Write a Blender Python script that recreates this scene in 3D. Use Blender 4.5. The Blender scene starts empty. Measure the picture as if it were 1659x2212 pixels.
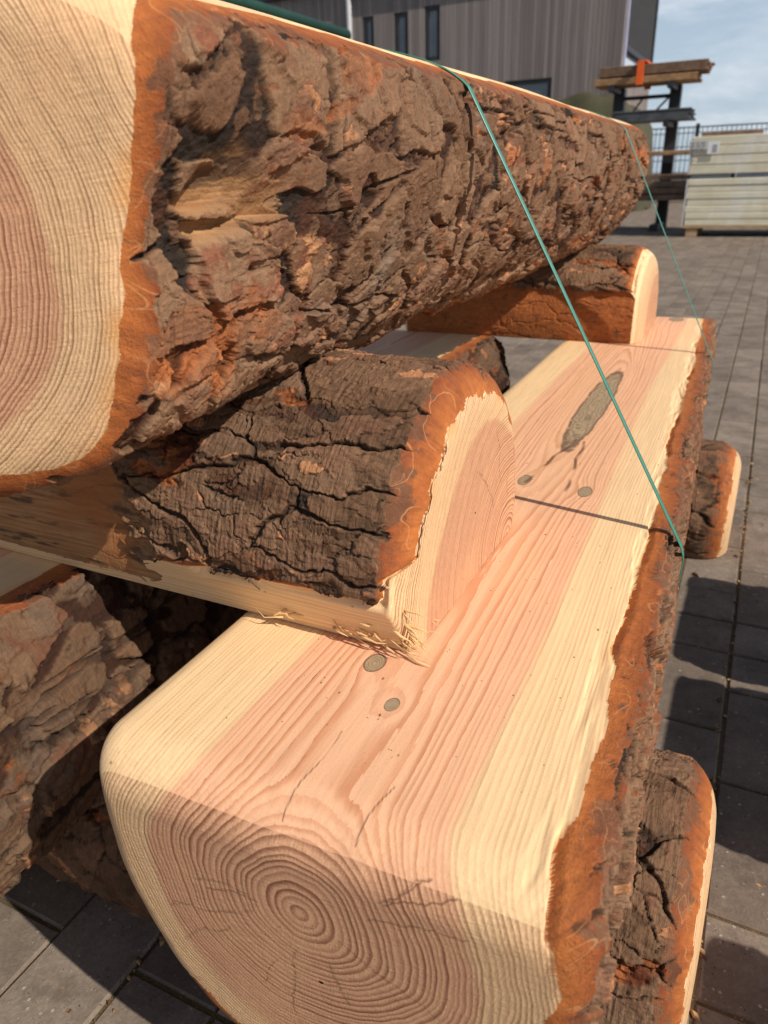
import bpy, math, time
import numpy as np
from mathutils import Matrix, Vector
T0 = time.time()
C = bpy.context.scene.collection
f32 = np.float32

# ------------------------------------------------------------------ camera
FP = 1597.0
ZG = 1.06                      # eye height over the ground (z = 0)
_v1 = np.array([860., 746., FP]); _v2 = np.array([-3630., 598., FP])
_Y = _v1/np.linalg.norm(_v1)
_X = -(_v2-_Y*(_v2@_Y)); _X /= np.linalg.norm(_X)
_Z = -np.cross(_X, _Y)
RW = np.array([_X, _Y, _Z])
FWD = RW[:, 2]
def ray(px, py): return RW @ np.array([px-830., 1106.-py, FP])
def at_y(px, py, y):
    d = ray(px, py); p = d*(y/d[1]); p[2] += ZG; return p
def at_z(px, py, z):
    d = ray(px, py); p = d*((z-ZG)/d[2]); p[2] += ZG; return p

cam_d = bpy.data.cameras.new('camera'); cam = bpy.data.objects.new('camera', cam_d); C.objects.link(cam)
m = Matrix.Identity(4)
for i in range(3):
    m[i][0] = RW[i, 0]; m[i][1] = RW[i, 1]; m[i][2] = -RW[i, 2]
m[2][3] = ZG
cam.matrix_world = m
cam_d.sensor_width = 36; cam_d.lens = 36*FP/2212.
cam_d.clip_start = 0.02; cam_d.clip_end = 2000
cam_d.dof.use_dof = True; cam_d.dof.focus_distance = 0.86; cam_d.dof.aperture_fstop = 7.0
bpy.context.scene.camera = cam

# ------------------------------------------------------------------ numpy noise
def _h(ix, iy, iz, seed):
    x = (ix.astype(np.uint32)*np.uint32(374761393)) ^ (iy.astype(np.uint32)*np.uint32(668265263)) ^ (iz.astype(np.uint32)*np.uint32(2246822519)) ^ np.uint32((seed*3266489917) & 0xffffffff)
    x = (x ^ (x >> np.uint32(15)))*np.uint32(2246822519)
    x = (x ^ (x >> np.uint32(13)))*np.uint32(3266489917)
    return x ^ (x >> np.uint32(16))
def _i(a): return np.floor(a).astype(np.int64)
def noise(x, y, z=0.0, seed=0):
    """gradient noise, about -1..1"""
    x, y, z = np.broadcast_arrays(np.asarray(x, f32), np.asarray(y, f32), np.asarray(z, f32))
    ix, iy, iz = _i(x), _i(y), _i(z)
    fx, fy, fz = (x-ix).astype(f32), (y-iy).astype(f32), (z-iz).astype(f32)
    u, v, w = [t*t*t*(t*(t*6-15)+10) for t in (fx, fy, fz)]
    out = np.zeros(x.shape, f32)
    for dx in (0, 1):
        wx = u if dx else 1-u
        for dy in (0, 1):
            wy = v if dy else 1-v
            for dz in (0, 1):
                h = _h(ix+dx, iy+dy, iz+dz, seed)
                gx = (h & np.uint32(1023)).astype(f32)/511.5-1
                gy = ((h >> np.uint32(10)) & np.uint32(1023)).astype(f32)/511.5-1
                gz = ((h >> np.uint32(20)) & np.uint32(1023)).astype(f32)/511.5-1
                out += wx*wy*(w if dz else 1-w)*(gx*(fx-dx)+gy*(fy-dy)+gz*(fz-dz))
    return out*1.35
def fbm(x, y, z=0.0, seed=0, oct=4, gain=.5):
    a, s, o = 1.0, 1.0, 0
    for k in range(oct):
        o = o+a*noise(x*s, y*s, z*s if not np.isscalar(z) else z, seed+k*17); a *= gain; s *= 2.03
    return o
def worley(x, y, seed=0):
    x = np.asarray(x, f32); y = np.asarray(y, f32)
    ix, iy = _i(x), _i(y)
    F1 = np.full(x.shape, 9., f32); F2 = F1.copy(); ID = np.zeros(x.shape, f32)
    zz = np.zeros(1, np.int64)
    for dx in (-1, 0, 1):
        for dy in (-1, 0, 1):
            h = _h(ix+dx, iy+dy, zz, seed)
            px = ix+dx+(h & np.uint32(4095)).astype(f32)/4096
            py = iy+dy+((h >> np.uint32(12)) & np.uint32(4095)).astype(f32)/4096
            d = np.sqrt((px-x)**2+(py-y)**2).astype(f32)
            hid = ((h >> np.uint32(20)) & np.uint32(1023)).astype(f32)/1023
            n = d < F1
            F2 = np.where(n, F1, np.minimum(F2, d)); ID = np.where(n, hid, ID); F1 = np.where(n, d, F1)
    return F1, F2, ID
def sst(a, b, x):
    t = np.clip((x-a)/(b-a), 0, 1); return t*t*(3-2*t)
def smin(a, b, k):
    h = np.clip(k-np.abs(a-b), 0, None)/k
    return np.minimum(a, b)-h*h*k*.25

# ------------------------------------------------------------------ node helper
class V:
    def __init__(s, t, sock): s.t, s.s = t, sock
    def _m(s, op, *o):
        n = s.t.nodes.new('ShaderNodeMath'); n.operation = op
        for i, q in enumerate((s,)+o):
            if isinstance(q, V): s.t.links.new(q.s, n.inputs[i])
            else: n.inputs[i].default_value = q
        return V(s.t, n.outputs[0])
    def __add__(s, o): return s._m('ADD', o)
    __radd__ = __add__
    def __mul__(s, o): return s._m('MULTIPLY', o)
    __rmul__ = __mul__
    def __sub__(s, o): return s._m('SUBTRACT', o)
    def __rsub__(s, o): return (s*-1.0)+o
    def __truediv__(s, o): return s._m('DIVIDE', o)
    def frac(s): return s._m('FRACT')
    def floor(s): return s._m('FLOOR')
    def abs(s): return s._m('ABSOLUTE')
    def min(s, o): return s._m('MINIMUM', o)
    def max(s, o): return s._m('MAXIMUM', o)
    def pow(s, o): return s._m('POWER', o)
    def step(s, a, b):
        n = s.t.nodes.new('ShaderNodeMapRange'); n.interpolation_type = 'SMOOTHSTEP'
        s.t.links.new(s.s, n.inputs[0]); n.inputs[1].default_value = a; n.inputs[2].default_value = b
        if a > b:
            n.inputs[1].default_value = b; n.inputs[2].default_value = a; n.inputs[3].default_value = 1; n.inputs[4].default_value = 0
        return V(s.t, n.outputs[0])
class Mat:
    def __init__(s, name):
        s.m = bpy.data.materials.new(name); s.m.use_nodes = True
        s.t = s.m.node_tree; s.b = s.t.nodes['Principled BSDF']
    def attr(s, name):
        n = s.t.nodes.new('ShaderNodeAttribute'); n.attribute_name = name; return V(s.t, n.outputs['Fac'])
    def vec(s, name):
        n = s.t.nodes.new('ShaderNodeAttribute'); n.attribute_name = name; return V(s.t, n.outputs['Vector'])
    def obj(s):
        n = s.t.nodes.new('ShaderNodeTexCoord'); return V(s.t, n.outputs['Object'])
    def gen(s):
        n = s.t.nodes.new('ShaderNodeTexCoord'); return V(s.t, n.outputs['Generated'])
    def sep(s, v):
        n = s.t.nodes.new('ShaderNodeSeparateXYZ'); s.t.links.new(v.s, n.inputs[0]); return [V(s.t, o) for o in n.outputs]
    def comb(s, *a):
        n = s.t.nodes.new('ShaderNodeCombineXYZ')
        for i, q in enumerate(a):
            if isinstance(q, V): s.t.links.new(q.s, n.inputs[i])
            else: n.inputs[i].default_value = q
        return V(s.t, n.outputs[0])
    def scale(s, v, sx, sy, sz):
        n = s.t.nodes.new('ShaderNodeVectorMath'); n.operation = 'MULTIPLY'; s.t.links.new(v.s, n.inputs[0]); n.inputs[1].default_value = (sx, sy, sz); return V(s.t, n.outputs[0])
    def noise(s, v, sc, det=3, rough=.55, dist=0.0):
        n = s.t.nodes.new('ShaderNodeTexNoise'); s.t.links.new(v.s, n.inputs['Vector'])
        n.inputs['Scale'].default_value = sc; n.inputs['Detail'].default_value = det; n.inputs['Roughness'].default_value = rough; n.inputs['Distortion'].default_value = dist
        return V(s.t, n.outputs[0])
    def voro(s, v, sc, feat='F1', rnd=1.0):
        n = s.t.nodes.new('ShaderNodeTexVoronoi'); n.feature = feat; s.t.links.new(v.s, n.inputs['Vector']); n.inputs['Scale'].default_value = sc; n.inputs['Randomness'].default_value = rnd
        return V(s.t, n.outputs['Distance'])
    def white(s, v):
        n = s.t.nodes.new('ShaderNodeTexWhiteNoise'); n.noise_dimensions = '1D'; s.t.links.new(v.s, n.inputs['W']); return V(s.t, n.outputs['Value'])
    def col(s, c):
        n = s.t.nodes.new('ShaderNodeRGB'); n.outputs[0].default_value = (*c, 1); return V(s.t, n.outputs[0])
    def mix(s, f, a, b, mode='MIX'):
        n = s.t.nodes.new('ShaderNodeMix'); n.data_type = 'RGBA'; n.blend_type = mode; n.clamp_factor = True
        for q, i in ((f, 0), (a, 6), (b, 7)):
            if isinstance(q, V): s.t.links.new(q.s, n.inputs[i])
            elif i == 0: n.inputs[0].default_value = q
            else: n.inputs[i].default_value = (*q, 1)
        return V(s.t, n.outputs[2])
    def mul(s, c, v): # colour times value
        n = s.t.nodes.new('ShaderNodeVectorMath'); n.operation = 'SCALE'; s.t.links.new(c.s, n.inputs[0])
        if isinstance(v, V): s.t.links.new(v.s, n.inputs['Scale'])
        else: n.inputs['Scale'].default_value = v
        return V(s.t, n.outputs[0])
    def bump(s, h, strength, dist, prev=None):
        n = s.t.nodes.new('ShaderNodeBump'); s.t.links.new(h.s, n.inputs['Height']); n.inputs['Strength'].default_value = strength; n.inputs['Distance'].default_value = dist
        if prev is not None: s.t.links.new(prev.s, n.inputs['Normal'])
        return V(s.t, n.outputs[0])
    def out(s, col, rough=.7, normal=None, spec=.3, metal=0.0):
        for k, q in (('Base Color', col), ('Roughness', rough), ('Metallic', metal), ('Specular IOR Level', spec)):
            if isinstance(q, V): s.t.links.new(q.s, s.b.inputs[k])
            elif k == 'Base Color': s.b.inputs[k].default_value = (*q, 1)
            else: s.b.inputs[k].default_value = q
        if normal is not None: s.t.links.new(normal.s, s.b.inputs['Normal'])
        return s.m

# ------------------------------------------------------------------ wood and bark materials
def wood_mat(name, endgrain):
    M = Mat(name)
    o = M.obj()
    t = M.attr('ring')+(M.noise(M.scale(o, 230, 16, 230), 1.0, 3, .6)-.5)*(.08 if endgrain else .5); heart = M.attr('heart'); knot = M.attr('knot'); stain = M.attr('stain')
    fr = t.frac(); idx = t.floor(); rnd = M.white(idx)
    late = fr.step(.30, .93)*fr.step(1.0, .955)
    late2 = fr.step(.22, .86)*fr.step(1.0, .95)*(rnd*.6+.5)
    late = late*(rnd*.75+.35)
    fib = M.noise(M.scale(o, 170, 7, 170) if not endgrain else M.scale(o, 95, 12, 95), 1.0, 4, .65)
    blot = M.noise(M.scale(o, 9, 1.3, 9), 1.0, 3, .5)
    fine = M.noise(o, 900, 2, .6)
    sap = M.mix(late, (.80, .555, .305), (.68, .42, .205))
    hrt = M.mix(late, (.76, .425, .25), (.575, .25, .125))
    if endgrain:
        sap = M.mix(late2, (.74, .485, .265), (.33, .165, .078))
        hrt = M.mix(late2, (.62, .335, .19), (.25, .095, .05))
    c = M.mix(heart, sap, hrt)
    c = M.mix(blot.step(.45, .75)*.35, c, (.70, .39, .20))
    c = M.mul(c, fib*.42+.79)
    c = M.mul(c, fine*.22+.89)
    # grey-brown old knots
    kn = knot.step(1.10, .86)
    kc = M.mix(M.noise(o, 120, 3, .6), (.27, .185, .105), (.47, .34, .205))
    kc = M.mix((knot*4.0+M.noise(o, 24, 3)*5.0).frac().step(.45, .95)*.65, kc, (.13, .095, .06))
    c = M.mix(kn, c, kc)
    rim = (knot-1.01).abs().step(.13, .03)*M.noise(o, 34, 2).step(.22, .45)
    c = M.mix(rim*.75, c, (.075, .05, .035))
    # resin / tear-out stains, saw specks
    c = M.mix(stain*.8, c, (.62, .28, .08))
    sp = M.voro(M.scale(o, 1, .55, 1), 42, 'F1')
    c = M.mix(sp.step(.075, .03)*M.noise(o, 9, 1).step(.54, .62)*.8, c, (.12, .07, .03))
    crk = M.attr('crack')
    c = M.mix(crk*.9, c, (.13, .06, .03))
    # fuzzy sawn fibres and, across the board, faint saw marks
    h = fib*.7+fine*.5-late*.25
    if not endgrain:
        ox, oy, oz = M.sep(o)
        saw = (oy*260.0+ox*30.0+M.noise(o, 3, 1)*4.0)
        h = h+(saw.frac()-.5).abs()*.22
        nrm = M.bump(h, .55, .0012)
    else:
        ox, oy, oz = M.sep(o)
        fu = M.noise(M.comb(ox*560.0-oz*230.0, oy*60.0, oz*200.0+ox*110.0), 1.0, 3, .7)
        h = h*.5+fu*.8+M.noise(M.comb(ox*60.0-oz*420.0, oy*20.0, oz*40.0+ox*30.0), 1.0, 2, .6)*.5
        c = M.mul(c, fu*.30+.85)
        c = M.mix(fu.step(.60, .74)*M.noise(o, 22, 2).step(.42, .6)*.40, c, (.86, .66, .42))  # pale streaks: glints of low sun on the fibres, painted as colour
        nrm = M.bump(h, .9, .0013)
    return M.out(c, .62, nrm, .28)

def bark_mat(name, grey=.5, red=.5, lsc=(40, 17), tone=1.0):
    M = Mat(name)
    pid, pid2, lev, expo, inner, crack, strip = [M.attr(k) for k in ('pid', 'pid2', 'lev', 'expo', 'inner', 'crackm', 'strip')]
    dep = M.attr('dep')
    o = M.obj(); ps = M.vec('ps')
    n1 = M.noise(o, 26, 5, .65); n2 = M.noise(o, 140, 4, .7); n3 = M.noise(o, 500, 3, .7); n0 = M.noise(o, 6, 3, .5)
    stri = M.noise(M.scale(ps, 230, 26, 1), 1.0, 4, .65, .4)
    c = M.mix(pid, (.108, .052, .027), (.195, .112, .063))
    c = M.mix(pid2.step(.55, .95)*.7, c, (.125, .052, .030))
    c = M.mix((n0+(pid2-.5)*.35).step(.66-.20*grey, .80)*.5, c, (.145, .112, .080))      # weathered grey
    c = M.mix((n1+(pid-.5)*.25).step(.60, .72)*.55*red*2, c, (.165, .062, .033))
    c = M.mix(lev.step(.44, .16)*.85, c, M.mix((n0*.6+n1*.4).step(.44, .54), M.col((.042, .033, .026)), M.col((.150, .052, .025))))                                 # lower, fresher layers are red-brown
    c = M.mix((pid2*.62+n1*.5).step(.78, .83)*.85, c, M.mix(pid, (.30, .105, .042), (.38, .19, .088)))                        # broken flakes, fresh tan
    c = M.mix(expo, c, M.mix(n1.step(.35, .65), M.col((.095, .026, .011)), M.col((.32, .105, .033))))
    c = M.mul(c, lev.step(.10, .70)*.80+.50)
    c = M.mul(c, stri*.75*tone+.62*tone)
    c = M.mul(c, n2*.9+.55)
    c = M.mul(c, n3*.5+.75)
    c = M.mix(crack*.85, c, (.022, .013, .009))  # cracks: their own brown, blackened to paint in the shade inside them
    c = M.mix(n2.step(.70, .78)*n1.step(.5, .6)*.5, c, (.40, .30, .22))                      # pale lichen specks
    # inner bark laid bare by the rounded cut
    pu_, pv_, pw_ = M.sep(ps)
    wa_ = M.noise(ps, 16, 2, .5); wb_ = M.noise(M.scale(ps, 1, -1, 1), 16, 2, .5)
    pw2 = M.comb(pu_+(wa_-.5)*.05, pv_+(wb_-.5)*.05, 0.0)
    ed = M.voro(M.scale(pw2, *lsc, 1), 1.0, 'F1'); ed2 = M.voro(M.scale(pw2, lsc[0]*2.2, lsc[1]*2.2, 1), 1.0, 'F1')
    line = ((ed-.42).abs().step(.022, .006)*M.noise(ps, 13, 2).step(.42, .52)).max((ed2-.45).abs().step(.035, .010)*M.noise(ps, 17, 2).step(.50, .58)*.8)*dep.step(.95, .65)
    ph = M.mix(dep, (.195, .050, .018), (.47, .150, .037))
    ph = M.mix(n1.step(.40, .70)*.55, ph, (.27, .070, .022))
    ph = M.mul(ph, n2*.35+.82)
    ph = M.mul(ph, M.noise(M.scale(ps, 200, 60, 1), 1.0, 3, .6)*.5+.75)
    fb = M.noise(M.scale(ps, *((16, 120, 1) if lsc[0] > 20 else (9, 90, 1))), 1.0, 4, .65)
    ph = M.mix(fb.step(.50, .66)*.45, ph, (.16, .055, .026))
    ph = M.mix((n1+(M.noise(ps, 34, 4, .6)-.5)*.9-dep*.40).step(.36, .46)*.85, ph, M.mix(.55, c, (.125, .050, .026)))
    ph = M.mul(ph, M.noise(ps, 60, 4, .7)*.9+.55)
    ph = M.mix(line*.45, ph, (.56, .26, .105))
    c = M.mix(inner, c, ph)
    # bare, weathered wood where the bark has been peeled off
    gr = M.noise(M.scale(ps, 9, 170, 1), 1.0, 4, .65)
    sw = M.mix(gr.step(.35, .65), (.40, .215, .092), (.27, .125, .05))
    sw = M.mix(M.noise(M.scale(ps, 9, 42, 1), 1.0, 4, .6).step(.54, .62)*.85, sw, (.075, .045, .028))
    sw = M.mix(n0.step(.55, .68)*.7, sw, (.35, .12, .035))
    c = M.mix(strip, c, sw)
    h = n2*.8+n3*.5+stri*.9
    nrm = M.bump(h, .75, .0028)
    return M.out(c, .82, nrm, .22)

WOOD = wood_mat('sawn_softwood', False); ENDG = wood_mat('softwood_end_grain', True)
BARK = bark_mat('flaky_bark', .35, .85); BARK_GREY = bark_mat('grey_plated_bark', .95, .35); BARK_RED = bark_mat('red_brown_bark', .25, .9, (15, 34)); BARK_SHADED = bark_mat('shaded_olive_bark', .8, .6, (15, 34), .62)  # the olive copy for the left log has shade painted into its tone

# ------------------------------------------------------------------ object helpers
def tag(o, label=None, cat=None, group=None, kind=None):
    for k, v in (('label', label), ('category', cat), ('group', group), ('kind', kind)):
        if v: o[k] = v
    return o
def empty(name, loc, rz=0.0, label=None, cat=None, group=None):
    o = bpy.data.objects.new(name, None); C.objects.link(o); o.location = loc; o.rotation_euler = (0, 0, rz); o.empty_display_size = .1
    return tag(o, label, cat, group)
def mesh_np(name, co, quads, mat, parent=None, attrs=None, vattrs=None, smooth=True):
    me = bpy.data.meshes.new(name); n = len(co); q = len(quads)
    me.vertices.add(n); me.vertices.foreach_set('co', np.ascontiguousarray(co, f32).ravel())
    me.loops.add(q*4); me.loops.foreach_set('vertex_index', np.ascontiguousarray(quads, np.int32).ravel())
    me.polygons.add(q); me.polygons.foreach_set('loop_start', np.arange(0, q*4, 4, dtype=np.int32))
    me.update(calc_edges=True)
    me.polygons.foreach_set('use_smooth', np.full(q, smooth, dtype=bool))
    for k, v in (attrs or {}).items():
        a = me.attributes.new(k, 'FLOAT', 'POINT'); a.data.foreach_set('value', np.ascontiguousarray(v, f32).ravel())
    for k, v in (vattrs or {}).items():
        a = me.attributes.new(k, 'FLOAT_VECTOR', 'POINT'); a.data.foreach_set('vector', np.ascontiguousarray(v, f32).ravel())
    if mat: me.materials.append(mat)
    o = bpy.data.objects.new(name, me); C.objects.link(o)
    if parent: o.parent = parent
    return o
class MB:
    """collects boxes, prisms and tubes into ONE mesh"""
    def __init__(s): s.v, s.f = [], []
    def add(s, vs, fs):
        b = len(s.v); s.v += [tuple(map(float, p)) for p in vs]; s.f += [tuple(b+i for i in q) for q in fs]; return s
    def box(s, a, b, bev=0.0):
        (x0, y0, z0), (x1, y1, z1) = a, b
        if bev <= 0:
            return s.add([(x0, y0, z0), (x1, y0, z0), (x1, y1, z0), (x0, y1, z0), (x0, y0, z1), (x1, y0, z1), (x1, y1, z1), (x0, y1, z1)],
                         [(0, 3, 2, 1), (4, 5, 6, 7), (0, 1, 5, 4), (1, 2, 6, 5), (2, 3, 7, 6), (3, 0, 4, 7)])
        e = bev
        r = lambda z, i: [(x0+i, y0+i, z), (x1-i, y0+i, z), (x1-i, y1-i, z), (x0+i, y1-i, z)]
        vs = r(z0, e)+r(z0+e, 0)+r(z1-e, 0)+r(z1, e)
        fs = [(3, 2, 1, 0), (12, 13, 14, 15)]
        for k in range(3):
            for i in range(4):
                j = (i+1) % 4; fs.append((k*4+i, k*4+j, k*4+4+j, k*4+4+i))
        return s.add(vs, fs)
    def tube(s, pts, rad, n=8):
        pts = [Vector(p) for p in pts]; vs = []; fs = []
        for i, p in enumerate(pts):
            d = (pts[min(i+1, len(pts)-1)]-pts[max(i-1, 0)]).normalized()
            a = d.orthogonal().normalized(); b = d.cross(a)
            r = rad[i] if isinstance(rad, (list, tuple)) else rad
            for k in range(n):
                t = 2*math.pi*k/n; vs.append(p+(a*math.cos(t)+b*math.sin(t))*r)
        for i in range(len(pts)-1):
            for k in range(n):
                l = (k+1) % n; fs.append((i*n+k, i*n+l, i*n+n+l, i*n+n+k))
        fs.append(tuple(range(n))[::-1]); fs.append(tuple(range((len(pts)-1)*n, len(pts)*n)))
        return s.add(vs, fs)
    def build(s, name, mat, parent=None, smooth=False):
        me = bpy.data.meshes.new(name); me.from_pydata(s.v, [], s.f); me.update()
        if mat: me.materials.append(mat)
        if smooth:
            me.polygons.foreach_set('use_smooth', np.ones(len(me.polygons), dtype=bool))
        o = bpy.data.objects.new(name, me); C.objects.link(o)
        if parent: o.parent = parent
        return o

# ------------------------------------------------------------------ bark height field
def bark_field(u, s, seed, st):
    """u along the log, s around it; returns height (units) and attributes"""
    pu, psz, amp, cr = st.get('pu', .10), st.get('ps', .07), st.get('amp', .022), st.get('crack', .014)
    wa = noise(u/.05, s/.05, 3.1, seed); wb = noise(u/.05, s/.05, 9.7, seed+3)
    wc = fbm(u/.016, s/.016, 1.3, seed+5, 3); wd = fbm(u/.016, s/.016, 7.9, seed+6, 3)
    U = u+.016*wa+.0055*wc; S = s+.016*wb+.0055*wd
    a1, b1, id1 = worley(U/pu, S/psz, seed+11)
    a2, b2, id2 = worley(U/(pu*.42)+5, S/(psz*.46), seed+12)
    a3, b3, id3 = worley((u+.008*wc)/(pu*.17), (s+.008*wd)/(psz*.20), seed+13)
    big = fbm(u/.22, s/.18, .7, seed+20, 3)
    tf = (fbm(u/.085+.35*wa, s/.055+.35*wb, 5.5, seed+25, 5, .56)+1.2)*st.get('terr', 2.6)
    tfl = np.floor(tf); terr = (tfl+sst(.90, 1.0, tf-tfl))/(2.4*st.get('terr', 2.6))
    lev = .20*id1+.26*id2+.22*id3+.05*big+.44*terr
    # flakes lift at one side like shingles
    h = amp*(lev-.55)-st.get('off', .0)
    wmod = noise(u/.085, s/.085, 2.2, seed+31)
    cw = st.get('cw', 1.0); w1 = np.clip(.12+.22*wmod, .012, .5)*cw
    c1 = np.sqrt(sst(1.0, .0, (b1-a1)/w1))
    w2 = np.clip(.02+.26*noise(u/.06, s/.06, 5.2, seed+32), .0, .4)*cw+1e-3
    c2 = np.sqrt(sst(1.0, .0, (b2-a2)/w2))*(w2 > .01)
    w3 = np.clip(-.02+.22*noise(u/.05, s/.05, 8.2, seed+33), .0, .3)+1e-3
    c3 = sst(1.0, .0, (b3-a3)/w3)*(w3 > .01)
    h = h-cr*c1-.6*cr*c2-.22*cr*c3
    rough = fbm(u/.012, s/.010, 4.4, seed+41, 4, .6)
    pm = sst(.35, .6, id2*.6+id1*.4)*(1-c1)*(1-c2)
    h = h+st.get('rough', .0024)*rough*(1.35-1.1*pm)
    h = h+.0011*noise(u/.0042, s/.030, 1.9, seed+43)+.0012*np.abs(noise(u/.03, s/.006, 1.1, seed+44))
    ex = fbm(u/st.get('exu', .16), s/st.get('exs', .07), 6.6, seed+51, 4, .55)
    ext = st.get('ext', .36)
    expo = sst(ext, ext+.10, ex)
    rg = 1-np.abs(fbm(u/.035+.8*wa, s/.013+.8*wb, 2.7, seed+61, 3))
    h = h-expo*amp*.30+expo*.005*(rg-.7)
    crackm = np.clip(np.maximum(np.maximum(c1*.95, c2*.8), c3*.35), 0, 1)*(1-.6*expo)
    return h, dict(pid=id1*.55+id2*.45, pid2=id3*.5+id2*.5, lev=np.clip(lev, 0, 1), expo=expo, crackm=crackm)

def flaky_field(u, s, seed, st):
    """flat, sharp edged plates lifted off a dark granular layer"""
    sc, amp = st.get('sc', 1.0), st.get('amp', .016)
    wa = noise(u/.06, s/.06, 3.1, seed); wb = noise(u/.06, s/.06, 9.7, seed+3)
    wc = fbm(u/.014, s/.014, 1.3, seed+5, 4, .6); wd = fbm(u/.014, s/.014, 7.9, seed+6, 4, .6)
    U = u+.018*wa+.0042*wc; S = s+.018*wb+.0042*wd
    a1, b1, id1 = worley(U/(.088*sc), S/(.072*sc), seed+11)
    a2, b2, id2 = worley(U/(.044*sc)+3, S/(.050*sc), seed+12)
    a3, b3, id3 = worley((u+.006*wc)/(.017*sc), (s+.006*wd)/(.021*sc), seed+13)
    lo = fbm(u/.17, s/.13, .7, seed+20, 3)
    g1 = .05+.20*np.clip(.35+noise(u/.07, s/.07, 2.2, seed+31), 0, 1.2); g2 = .03+.22*np.clip(.25+noise(u/.05, s/.05, 5.2, seed+32), 0, 1.2)
    have1 = (id1+.55*lo) > .22; have2 = (id2+.4*lo) > .36; have3 = (id3+.35*lo) > .52
    m1 = sst(g1, g1+.07, b1-a1)*have1
    m2 = sst(g2, g2+.09, b2-a2)*have2
    m3 = sst(.05, .14, b3-a3)*have3
    gran = fbm(u/.010, s/.009, 4.4, seed+41, 4, .62)
    pl = np.maximum(m1, np.maximum(m2*.8, m3*.45))
    hard = np.maximum(m1, m2)
    h = amp*(.62*m1*(.7+.6*id1)+.36*m2*(.6+.8*id2)+.14*m3+.55*lo-.75)
    # splits across a plate, a few long fissures between
    f2 = np.abs(noise(u/.016+.5*wb, s/.09, 3.7, seed+71))
    sp = sst(.055, .015, f2)*sst(.05, .25, noise(u/.05, s/.05, 1.9, seed+72))*hard
    fi = sst(.10, .03, np.abs(fbm(u/.42, s/.085, 8.1, seed+73, 4, .55)))*sst(-.05, .2, noise(u/.3, s/.12, .6, seed+74))
    h = h-.0035*sp-.007*fi
    h = h+.0021*gran*(1-.86*hard)+.0005*gran*hard
    h = h+.0007*noise(u/.0040, s/.045, 1.9, seed+43)*hard
    ex = fbm(u/.15, s/.075, 6.6, seed+51, 4, .55); ext = st.get('ext', .36)
    expo = sst(ext, ext+.08, ex)*(1-.55*m1)
    rg = 1-np.abs(fbm(u/.05+.8*wa, s/.012+.8*wb, 2.7, seed+61, 3))
    h = h-expo*amp*.18+expo*.0042*(rg-.7)
    crackm = np.clip(np.maximum(sp*.8, fi*.75)+.65*(1-hard)*sst(.1, .6, -gran)+.25*(1-pl), 0, 1)*(1-.7*expo)
    return h-st.get('off', .0), dict(pid=id1*m1+id2*(1-m1), pid2=id3*.45+id2*.55, lev=np.clip(.12+.75*pl, 0, 1), expo=expo, crackm=crackm)

# ------------------------------------------------------------------ logs
def spaced(a, b, n, dens):
    g = np.linspace(a, b, 4000); d = dens(g); c = np.concatenate([[0], np.cumsum((d[1:]+d[:-1])*.5*np.diff(g))]); return np.interp(np.linspace(0, c[-1], n), c, g)

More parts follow.
